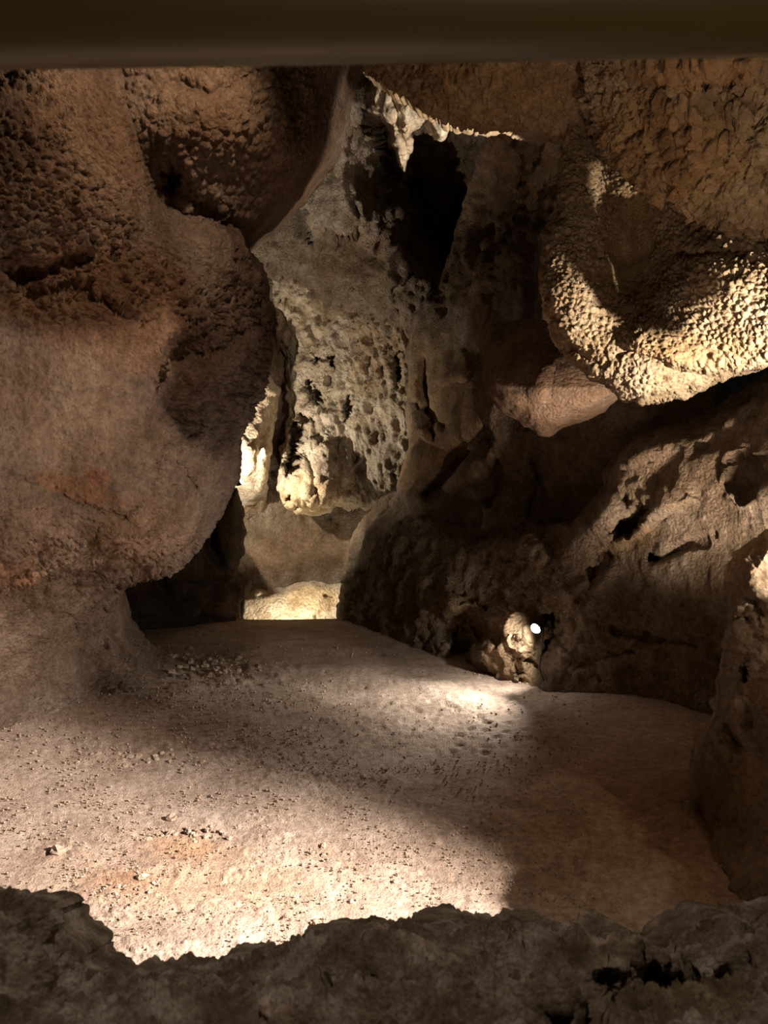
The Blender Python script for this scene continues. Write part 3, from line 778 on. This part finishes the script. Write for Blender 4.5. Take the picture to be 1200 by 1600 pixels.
# dark hollow beneath the left wall
relief('hollow_rock', [(120, 760, 0), (360, 740, 0), (380, 790, .4), (384, 850, .6), (372, 895, .8), (392, 908, .8), (388, 930, .8), (372, 945), (376, 970, .6), (360, 990, 0), (120, 1000, 0)],
       [(120, 760, 6.2), (360, 740, 8.2), (380, 850, 8.6), (300, 880, 7.2), (372, 945, 8.3), (360, 990, 8.2), (120, 1000, 6.6), (220, 920, 7.0), (250, 960, 7.4)],
       M_dark, step=2.5, rw=16, rd=0.3, skirt=0.5, disp=d_ledge,
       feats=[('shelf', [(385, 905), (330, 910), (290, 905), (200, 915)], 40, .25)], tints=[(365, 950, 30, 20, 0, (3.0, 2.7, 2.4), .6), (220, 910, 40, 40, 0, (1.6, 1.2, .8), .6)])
tag(bpy.data.objects['hollow_rock'], 'shadowed rock in the hollow beneath the left wall', 'rock')

relief('leaning_stone', [(372, 762, .8), (379, 790), (382, 830), (378, 870), (366, 892), (350, 898), (335, 885), (326, 850), (325, 820, .6), (345, 785, .6)],
       [(372, 762, 7.9), (382, 830, 7.9), (350, 898, 7.7), (325, 830, 7.6), (352, 840, 7.5)],
       M_dark, step=2.0, rw=22, rd=0.3, skirt=0.3, disp=d_smooth)
tag(bpy.data.objects['leaning_stone'], 'dark oval stone leaning in the gap under the left wall', 'stone')

# ------------------------------------------------------------------ near right rock and foreground sill
def d_near(P, X, Y, d):
    h = 0.05 * fbm(P, 3, 4, 136) + 0.055 * (ridged(P * np.array([1, 1, .6]), 6, 5, 137) - .6) + 0.022 * fbm(P, 18, 4, 138) + 0.008 * nodules(P, 0.02, 135)
    f, r = worley(P * np.array([1, 1, .5]), 11.0, 139)
    return h - 0.045 * sstep(0.3, 0.12, f) * (r > 0.6)


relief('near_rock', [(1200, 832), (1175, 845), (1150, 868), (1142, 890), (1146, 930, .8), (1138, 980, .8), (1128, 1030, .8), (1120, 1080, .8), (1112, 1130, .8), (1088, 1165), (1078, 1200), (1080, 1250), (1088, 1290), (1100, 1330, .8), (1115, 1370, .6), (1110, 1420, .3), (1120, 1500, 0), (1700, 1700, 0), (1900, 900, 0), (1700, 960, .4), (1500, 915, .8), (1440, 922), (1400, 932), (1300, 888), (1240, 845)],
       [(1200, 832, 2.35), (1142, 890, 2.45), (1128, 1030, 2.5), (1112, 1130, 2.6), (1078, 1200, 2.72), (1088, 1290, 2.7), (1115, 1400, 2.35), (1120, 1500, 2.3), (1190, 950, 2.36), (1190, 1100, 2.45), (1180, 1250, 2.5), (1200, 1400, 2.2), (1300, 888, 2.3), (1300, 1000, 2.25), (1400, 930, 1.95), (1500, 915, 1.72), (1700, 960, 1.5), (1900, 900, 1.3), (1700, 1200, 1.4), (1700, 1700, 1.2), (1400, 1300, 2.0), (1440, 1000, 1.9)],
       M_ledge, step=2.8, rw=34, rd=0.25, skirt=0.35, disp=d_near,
       feats=[('pit', 1166, 1042, 8, 22, 0, .12), ('pit', 1165, 965, 8, 10, 0, .06), ('pit', 1132, 995, 6, 10, 0, .06), ('groove', [(1105, 1085), (1130, 1120), (1150, 1160)], 12, .08), ('shelf', [(1180, 1130), (1130, 1150), (1085, 1180)], 60, .08), ('groove', [(1140, 880), (1170, 920), (1190, 960)], 10, .05)],
       tints=[(1170, 860, 50, 50, 0, (1.9, 1.85, 1.8), .7), (1130, 1250, 70, 110, 0, (.9, .78, .55), .7)])  # tip lightened in colour, adding to the side lamp's light on it
tag(bpy.data.objects['near_rock'], 'pitted brown rock post with a brightly lit tip at the right edge', 'rock')

# small rock at the foot of the near rock
relief('foot_stone', [(1035, 1290), (1060, 1276), (1085, 1280), (1105, 1300), (1110, 1330, .5), (1085, 1335, .4), (1050, 1328, .5), (1030, 1312)],
       [(1035, 1290, 2.75), (1070, 1278, 2.85), (1070, 1310, 2.7), (1060, 1332, 2.62), (1108, 1320, 2.7)],
       M_ledge, step=2.0, rw=18, rd=0.12, skirt=0.12, disp=d_smooth)
tag(bpy.data.objects['foot_stone'], 'dim rounded stone at the foot of the rock post', 'stone')


def d_sill(P, X, Y, d):
    h = 0.026 * fbm(P, 9, 4, 146) + 0.050 * (ridged(P, 13, 4, 147) - .6) + 0.012 * fbm(P, 45, 3, 148) + 0.009 * nodules(P, 0.016, 145)
    f, r = worley(P, 26.0, 149)
    return h - 0.014 * sstep(0.34, 0.12, f) * (r > 0.6)


relief('rock_sill', [(-800, 1390), (-400, 1370), (-100, 1400), (0, 1408), (38, 1416), (62, 1436), (82, 1440), (94, 1460), (112, 1466), (122, 1488), (134, 1514), (150, 1520), (172, 1526), (198, 1522), (220, 1530), (262, 1524), (298, 1522), (312, 1530), (330, 1520), (350, 1506), (372, 1508), (402, 1500), (428, 1508), (450, 1494), (480, 1478), (520, 1468), (560, 1462), (588, 1455), (606, 1458), (622, 1474), (632, 1480), (655, 1468), (662, 1458),
                     (700, 1450), (720, 1444), (734, 1458), (760, 1462), (785, 1460), (800, 1466), (822, 1452), (850, 1446), (868, 1450), (884, 1468), (900, 1482), (930, 1484), (946, 1470), (962, 1450), (980, 1456), (1000, 1462), (1018, 1472), (1040, 1480), (1075, 1474), (1110, 1456), (1140, 1446), (1200, 1438), (1300, 1420), (1600, 1390), (1900, 1400), (1900, 1800, 0), (-800, 1800, 0)],
       [(-400, 1370, .85), (0, 1410, .80), (130, 1515, .82), (320, 1525, .85), (600, 1456, .95), (860, 1450, .98), (1040, 1478, .95), (1200, 1440, .9), (1600, 1390, .8), (0, 1600, .58), (300, 1600, .62), (600, 1530, .74), (600, 1600, .60), (900, 1540, .76), (900, 1600, .64), (1200, 1540, .70), (1200, 1600, .62), (-400, 1900, .4), (600, 1900, .4), (1600, 1900, .4)],
       M_sill, step=3.0, rw=22, rd=0.045, skirt=0.2, disp=d_sill,
       feats=[('groove', [(500, 1560), (560, 1552), (630, 1558)], 12, .04), ('groove', [(960, 1580), (1040, 1560), (1130, 1540)], 30, .09), ('groove', [(1185, 1460), (1180, 1520)], 24, .06), ('groove', [(800, 1478), (820, 1478)], 9, .05), ('groove', [(840, 1460), (868, 1478), (885, 1486)], 6, .05), ('shelf', [(1060, 1530), (1000, 1508), (940, 1520), (900, 1560), (870, 1600)], 40, .06), ('groove', [(1005, 1484), (1022, 1482)], 8, .04),
              ('bump', 440, 1590, 30, 24, 20, .05), ('groove', [(480, 1560), (560, 1550), (640, 1552)], 10, .05), ('groove', [(740, 1545), (850, 1540)], 6, .03)],
       tints=[(590, 1468, 40, 14, 0, (1.35, 1.3, 1.25), .7), (430, 1590, 30, 20, 30, (1.5, 1.5, 1.5), .7), (680, 1510, 90, 22, 0, (1.2, 1.15, 1.15), .6), (960, 1500, 60, 20, 0, (1.3, 1.25, 1.15), .5), (1080, 1570, 140, 60, 0, (.7, .62, .42), .7)])
tag(bpy.data.objects['rock_sill'], 'dark jagged rock sill along the bottom foreground', 'rock sill')

# ------------------------------------------------------------------ rail across the top
def tube(path, r, seg=24, caps=True):
    path = np.array(path, float)
    V = []; Fc = []
    for k, p in enumerate(path):
        t = path[min(k + 1, len(path) - 1)] - path[max(k - 1, 0)]
        t /= np.linalg.norm(t)
        a = np.cross(t, (0, 0, 1) if abs(t[2]) < .9 else (1, 0, 0)); a /= np.linalg.norm(a)
        b = np.cross(t, a)
        rr = r[k] if isinstance(r, (list, tuple)) else r
        for s in range(seg):
            an = 2 * math.pi * s / seg
            V.append(p + rr * (math.cos(an) * a + math.sin(an) * b))
    for k in range(len(path) - 1):
        for s in range(seg):
            Fc.append((k * seg + s, k * seg + (s + 1) % seg, (k + 1) * seg + (s + 1) % seg, (k + 1) * seg + s))
    if caps:
        Fc.append(tuple(range(seg))[::-1])
        Fc.append(tuple(range((len(path) - 1) * seg, len(path) * seg)))
    return V, Fc


M_rail = plain('rail_paint', (0.105, 0.075, 0.025), 0.45, 0.0)
lz = at(0, 92, .36)[2]; rz = at(1200, 72, .36)[2]
sl = (rz - lz) / (at(1200, 0, .36)[0] - at(0, 0, .36)[0])
zc = (lz + rz) / 2 + 0.034
V, Fc = tube([(-0.75 + 0.1 * k, .36, zc + sl * (-0.75 + 0.1 * k)) for k in range(16)], 0.034, 40)
rail = new_object('rail', V, Fc, M_rail)
tag(rail, 'dark olive brown round rail crossing the top of the view', 'rail')

# ------------------------------------------------------------------ floor lamp
LP = np.array(at(838, 981, 4.86))
M_house = plain('lamp_housing', (0.03, 0.03, 0.032), 0.45, 0.6)
M_lens = plain('lamp_lens', (1, 1, 1), 0.3, 0.0, (1.0, 0.95, 0.88), 40)
M_cable = plain('lamp_cable', (0.02, 0.02, 0.02), 0.6)
lamp = bpy.data.objects.new('spot_lamp', None)
lamp.empty_display_size = 0.1
lamp.location = LP
scene.collection.objects.link(lamp)
tag(lamp, 'small bright floor lamp fixed to the rock by the slab', 'lamp')
aim = np.array([-0.66, -0.55, -0.40]); aim /= np.linalg.norm(aim)
V, Fc = tube([-aim * 0.075, -aim * 0.07, -aim * 0.02, -aim * 0.004, aim * 0.006], [0.012, 0.026, 0.036, 0.040, 0.040], 20)
new_object('housing', V, Fc, M_house, lamp)
V, Fc = tube([aim * 0.004, aim * 0.016, aim * 0.026, aim * 0.031], [0.034, 0.031, 0.021, 0.006], 20)
new_object('lens', V, Fc, M_lens, lamp)
V, Fc = tube([-aim * .03 + np.array([.034, 0, 0]), -aim * .05 + np.array([.06, .03, -.02]), np.array([.09, .10, -.05])], 0.006, 8)
new_object('bracket', V, Fc, M_house, lamp)
V, Fc = tube([-aim * .075, -aim * .09 + np.array([.0, .02, -.05]), np.array([.05, .06, -.16]), np.array([.03, .05, -.28]), np.array([.06, .04, -.36])], 0.004, 8)
new_object('cable', V, Fc, M_cable, lamp)
light('spot_lamp_light', 'SPOT', tuple(LP + np.array([-.05, -.01, -.02])), 52, (1, .94, .86), 0.02, tuple(LP + np.array([-.80, -.34, -.20])), 116, 0.8)
light('spot_lamp_glow', 'SPOT', tuple(LP + np.array([-.055, -.02, -.02])), 16, (1, .93, .84), 0.02, tuple(LP + np.array([-.45, .40, -.30])), 120, 0.6)

# tiny lamp glinting past the edge of the left wall
lamp2 = bpy.data.objects.new('spot_lamp', None)
lamp2.empty_display_size = 0.05
lamp2.location = at(377, 753, 7.0)
scene.collection.objects.link(lamp2)
tag(lamp2, 'tiny glinting lamp half hidden behind the edge of the left wall', 'lamp')
a2 = np.array([0.75, -0.35, 0.3]); a2 /= np.linalg.norm(a2)
V, Fc = tube([-a2 * 0.07, -a2 * 0.06, -a2 * 0.01, a2 * 0.004], [0.008, 0.02, 0.028, 0.028], 14)
new_object('housing', V, Fc, M_house, lamp2)
V, Fc = tube([a2 * 0.003, a2 * 0.010, a2 * 0.014], [0.024, 0.020, 0.006], 14)
new_object('lens', V, Fc, plain('lamp_lens_small', (1, 1, 1), 0.3, 0.0, (1.0, 0.96, 0.9), 14), lamp2)

# ------------------------------------------------------------------ unseen rocks added right of the frame to shade sill, wall and overhang
def blob(name, c, r, mat, n=6.0, disp=0.03, scale=5.0, seed=0, res=60, parent=None):
    th = np.linspace(0, math.pi, res)
    ph = np.linspace(0, 2 * math.pi, res * 2, endpoint=False)
    T, P_ = np.meshgrid(th, ph, indexing='ij')
    u = np.stack([np.sin(T) * np.cos(P_), np.sin(T) * np.sin(P_), np.cos(T)], -1).reshape(-1, 3)
    k = (np.abs(u) ** n).sum(1) ** (-1 / n)
    Q = u * k[:, None] * np.array(r)[None] + np.array(c)[None]
    h = disp * (fbm(Q, scale, 4, seed) + 0.4 * (ridged(Q, scale * 2, 3, seed + 5) - .6))
    nn = u / np.array(r)[None]; nn /= np.linalg.norm(nn, axis=1)[:, None]
    Q = Q + nn * h[:, None]
    m = res * 2
    j, i = np.meshgrid(np.arange(res - 1), np.arange(m), indexing='ij')
    a = (j * m + i).ravel(); b_ = (j * m + (i + 1) % m).ravel()
    return new_object(name, Q, np.stack([a, a + m, b_ + m, b_], 1), mat, parent, tint=np.ones((len(Q), 3), np.float32))


j1 = blob('sill_shade_jamb', (1.08, 1.06, 1.25), (0.28, 0.32, 1.35), M_ledge, 5.0, 0.03, 4.0, 401)
tag(j1, 'unseen rock jamb added to shade the sill from the side lamp', 'rock jamb')
j2 = blob('wall_shade_rib', (1.14, 1.55, 1.92), (0.08, 0.29, 0.552), M_pop, 6.0, 0.006, 6.0, 411)
tag(j2, 'unseen rock rib added to cast the left wall shadow edge', 'rock rib')
j4 = blob('wall_shade_shard', (1.125, 1.915, 1.62), (0.06, 0.095, 0.290), M_pop, 4.0, 0.01, 6.0, 421, 40)
tag(j4, 'unseen rock shard added to deepen the left wall shadow', 'rock shard')
j3 = blob('ceiling_shade_lip', (1.55, 1.98, 1.955), (0.40, 0.09, 0.27), M_pop, 10.0, 0.012, 6.0, 431, 50)
j5 = blob('overhang_shade_tooth', (1.322, 1.98, 1.66), (0.030, 0.03, 0.165), M_pop, 4.0, 0.006, 8.0, 441, 30)
tag(j5, 'unseen rock tooth added to cast the wedge shadow on the overhang', 'rock tooth')
tag(j3, 'unseen rock lip added to keep the side lamp off the ceiling', 'rock lip')


# ------------------------------------------------------------------ loose stones and grit on the floor
def stone_mesh(seed):
    g = np.random.RandomState(seed)
    res = 7
    th = np.linspace(0, math.pi, res)
    ph = np.linspace(0, 2 * math.pi, 9, endpoint=False)
    T, P_ = np.meshgrid(th, ph, indexing='ij')
    u = np.stack([np.sin(T) * np.cos(P_), np.sin(T) * np.sin(P_), np.cos(T)], -1).reshape(-1, 3)
    k = 1 + 0.35 * fbm(u + seed * 3.7, 1.6, 2, seed) + 0.12 * g.randn(len(u))
    k[:9] = k[0]; k[-9:] = k[-1]
    Q = u * k[:, None] * np.array([1, 0.8, 0.62])
    j, i = np.meshgrid(np.arange(res - 1), np.arange(9), indexing='ij')
    a = (j * 9 + i).ravel(); b_ = (j * 9 + (i + 1) % 9).ravel()
    me = bpy.data.meshes.new('stone')
    me.from_pydata(Q.tolist(), [], np.stack([a, a + 9, b_ + 9, b_], 1).tolist())
    c = me.color_attributes.new('tint', 'FLOAT_COLOR', 'POINT')
    c.data.foreach_set('color', np.ones(len(Q) * 4, np.float32))
    me.materials.append(M_stone)
    return me


SM = [stone_mesh(k) for k in range(7)]
g = random.Random(11)


def put_stone(px, py, size_px, label, group):
    d = floor_depth(py)
    x, y, _ = at(px, py, d)
    z = float(floor_z(np.array([x]), np.array([y]))[0])
    r = size_px * 0.5 * d / F
    o = bpy.data.objects.new('floor_stone', SM[g.randrange(7)])
    o.location = (x, y, z + 0.25 * r)
    o.scale = (r, r * g.uniform(.8, 1.2), r * g.uniform(.8, 1.2))
    o.rotation_euler = (g.uniform(-.3, .3), g.uniform(-.3, .3), g.uniform(0, 6.28))
    scene.collection.objects.link(o)
    tag(o, label, 'stone', group)


for px, py, s_, lab in ((88, 1332, 26, 'pale crumbled stone alone at the far left of the lit floor'), (104, 1328, 16, 'small pale stone right against the crumbled stone at far left'),
                        (222, 1366, 20, 'bright angular stone on the lit floor left of centre'), (268, 1276, 18, 'dark-sided stone at the back of the gravel patch'),
                        (505, 1318, 18, 'brown stone at the right end of the gravel strip'), (128, 1424, 16, 'pale stone lying nearest the tall left end of the sill'),
                        (548, 1400, 11, 'single ochre pebble on bare lit floor, right of centre'), (617, 1370, 12, 'dark flat chip on bare lit floor, right of centre'),
                        (1050, 1290, 15, 'dim stone in shade beside the rock post'), (320, 1425, 15, 'dark-sided stone centred on the lit floor before the sill'), (492, 1432, 14, 'pale stone before the middle of the sill')):
    put_stone(px, py, s_, lab, 'loose stones on the floor')
for cx, cy, sx, sy, n, s0, s1, lab, grp in ((310, 1045, 85, 28, 34, 6, 15, 'small pale stone in the rubble beside the left rock foot', 'rubble by the left rock foot'),
                                            (215, 1190, 110, 12, 26, 6, 13, 'small grey stone along the dark edge below the left rock foot', 'stones along the shadow edge'),
                                            (310, 1298, 75, 12, 30, 6, 13, 'small pale stone in the gravel patch on the lit floor', 'gravel patch stones'),
                                            (470, 1330, 60, 9, 18, 5, 10, 'small ochre stone in the gravel strip on the lit floor', 'gravel strip stones'),
                                            (190, 1385, 70, 22, 20, 5, 11, 'small stone scattered over the lit floor at left', 'scattered stones at left'),
                                            (820, 1065, 40, 12, 14, 5, 9, 'small stone on the floor below the lamp', 'stones below the lamp')):
    for k in range(n):
        put_stone(cx + g.gauss(0, .55) * sx, cy + g.gauss(0, .55) * sy, g.uniform(s0, s1), lab, grp)

n = 11000
gp = rng.uniform(0, 1, (n, 2))
gpx = -60 + 1000 * gp[:, 0]; gpy = 1010 + 520 * gp[:, 1]
clump = fbm(np.stack([gpx / 60, gpy / 25, np.zeros(n)], 1), 1.0, 3, 501)
keep = (clump > 0.0) | (rng.uniform(0, 1, n) < .14)
keep &= ~((gpx > 560) & (gpy < 1200) & (rng.uniform(0, 1, n) < .7))
gpx, gpy = gpx[keep], gpy[keep]
gd = floor_depth(gpy); gx_ = (gpx - 600) / F * gd
gz = floor_z(gx_, gd)
gr = rng.uniform(0.8, 2.0, len(gx_)) ** 1.5 * gd / F
base = np.array([[1, 0, 0], [-.5, .87, 0], [-.5, -.87, 0], [0, 0, 1.1], [0.2, 0.1, -.8]])
tri = np.array([[0, 1, 3], [1, 2, 3], [2, 0, 3], [1, 0, 4], [2, 1, 4], [0, 2, 4]])
an = rng.uniform(0, 6.28, len(gx_)); ca, sa = np.cos(an), np.sin(an)
R_ = np.stack([base[None, :, 0] * ca[:, None] - base[None, :, 1] * sa[:, None], base[None, :, 0] * sa[:, None] + base[None, :, 1] * ca[:, None], np.broadcast_to(base[None, :, 2], (len(gx_), 5))], -1)
GV = (R_ * gr[:, None, None] + np.stack([gx_, gd, gz + 0.4 * gr + 0.003], 1)[:, None, :]).reshape(-1, 3)
GF = (tri[None] + 5 * np.arange(len(gx_))[:, None, None]).reshape(-1, 3)
grit = new_object('floor_grit', GV, GF, M_stone, tint=np.ones((len(GV), 3), np.float32), smooth=False)
tag(grit, 'fine pale grit scattered over the cave floor', 'grit', kind='stuff')
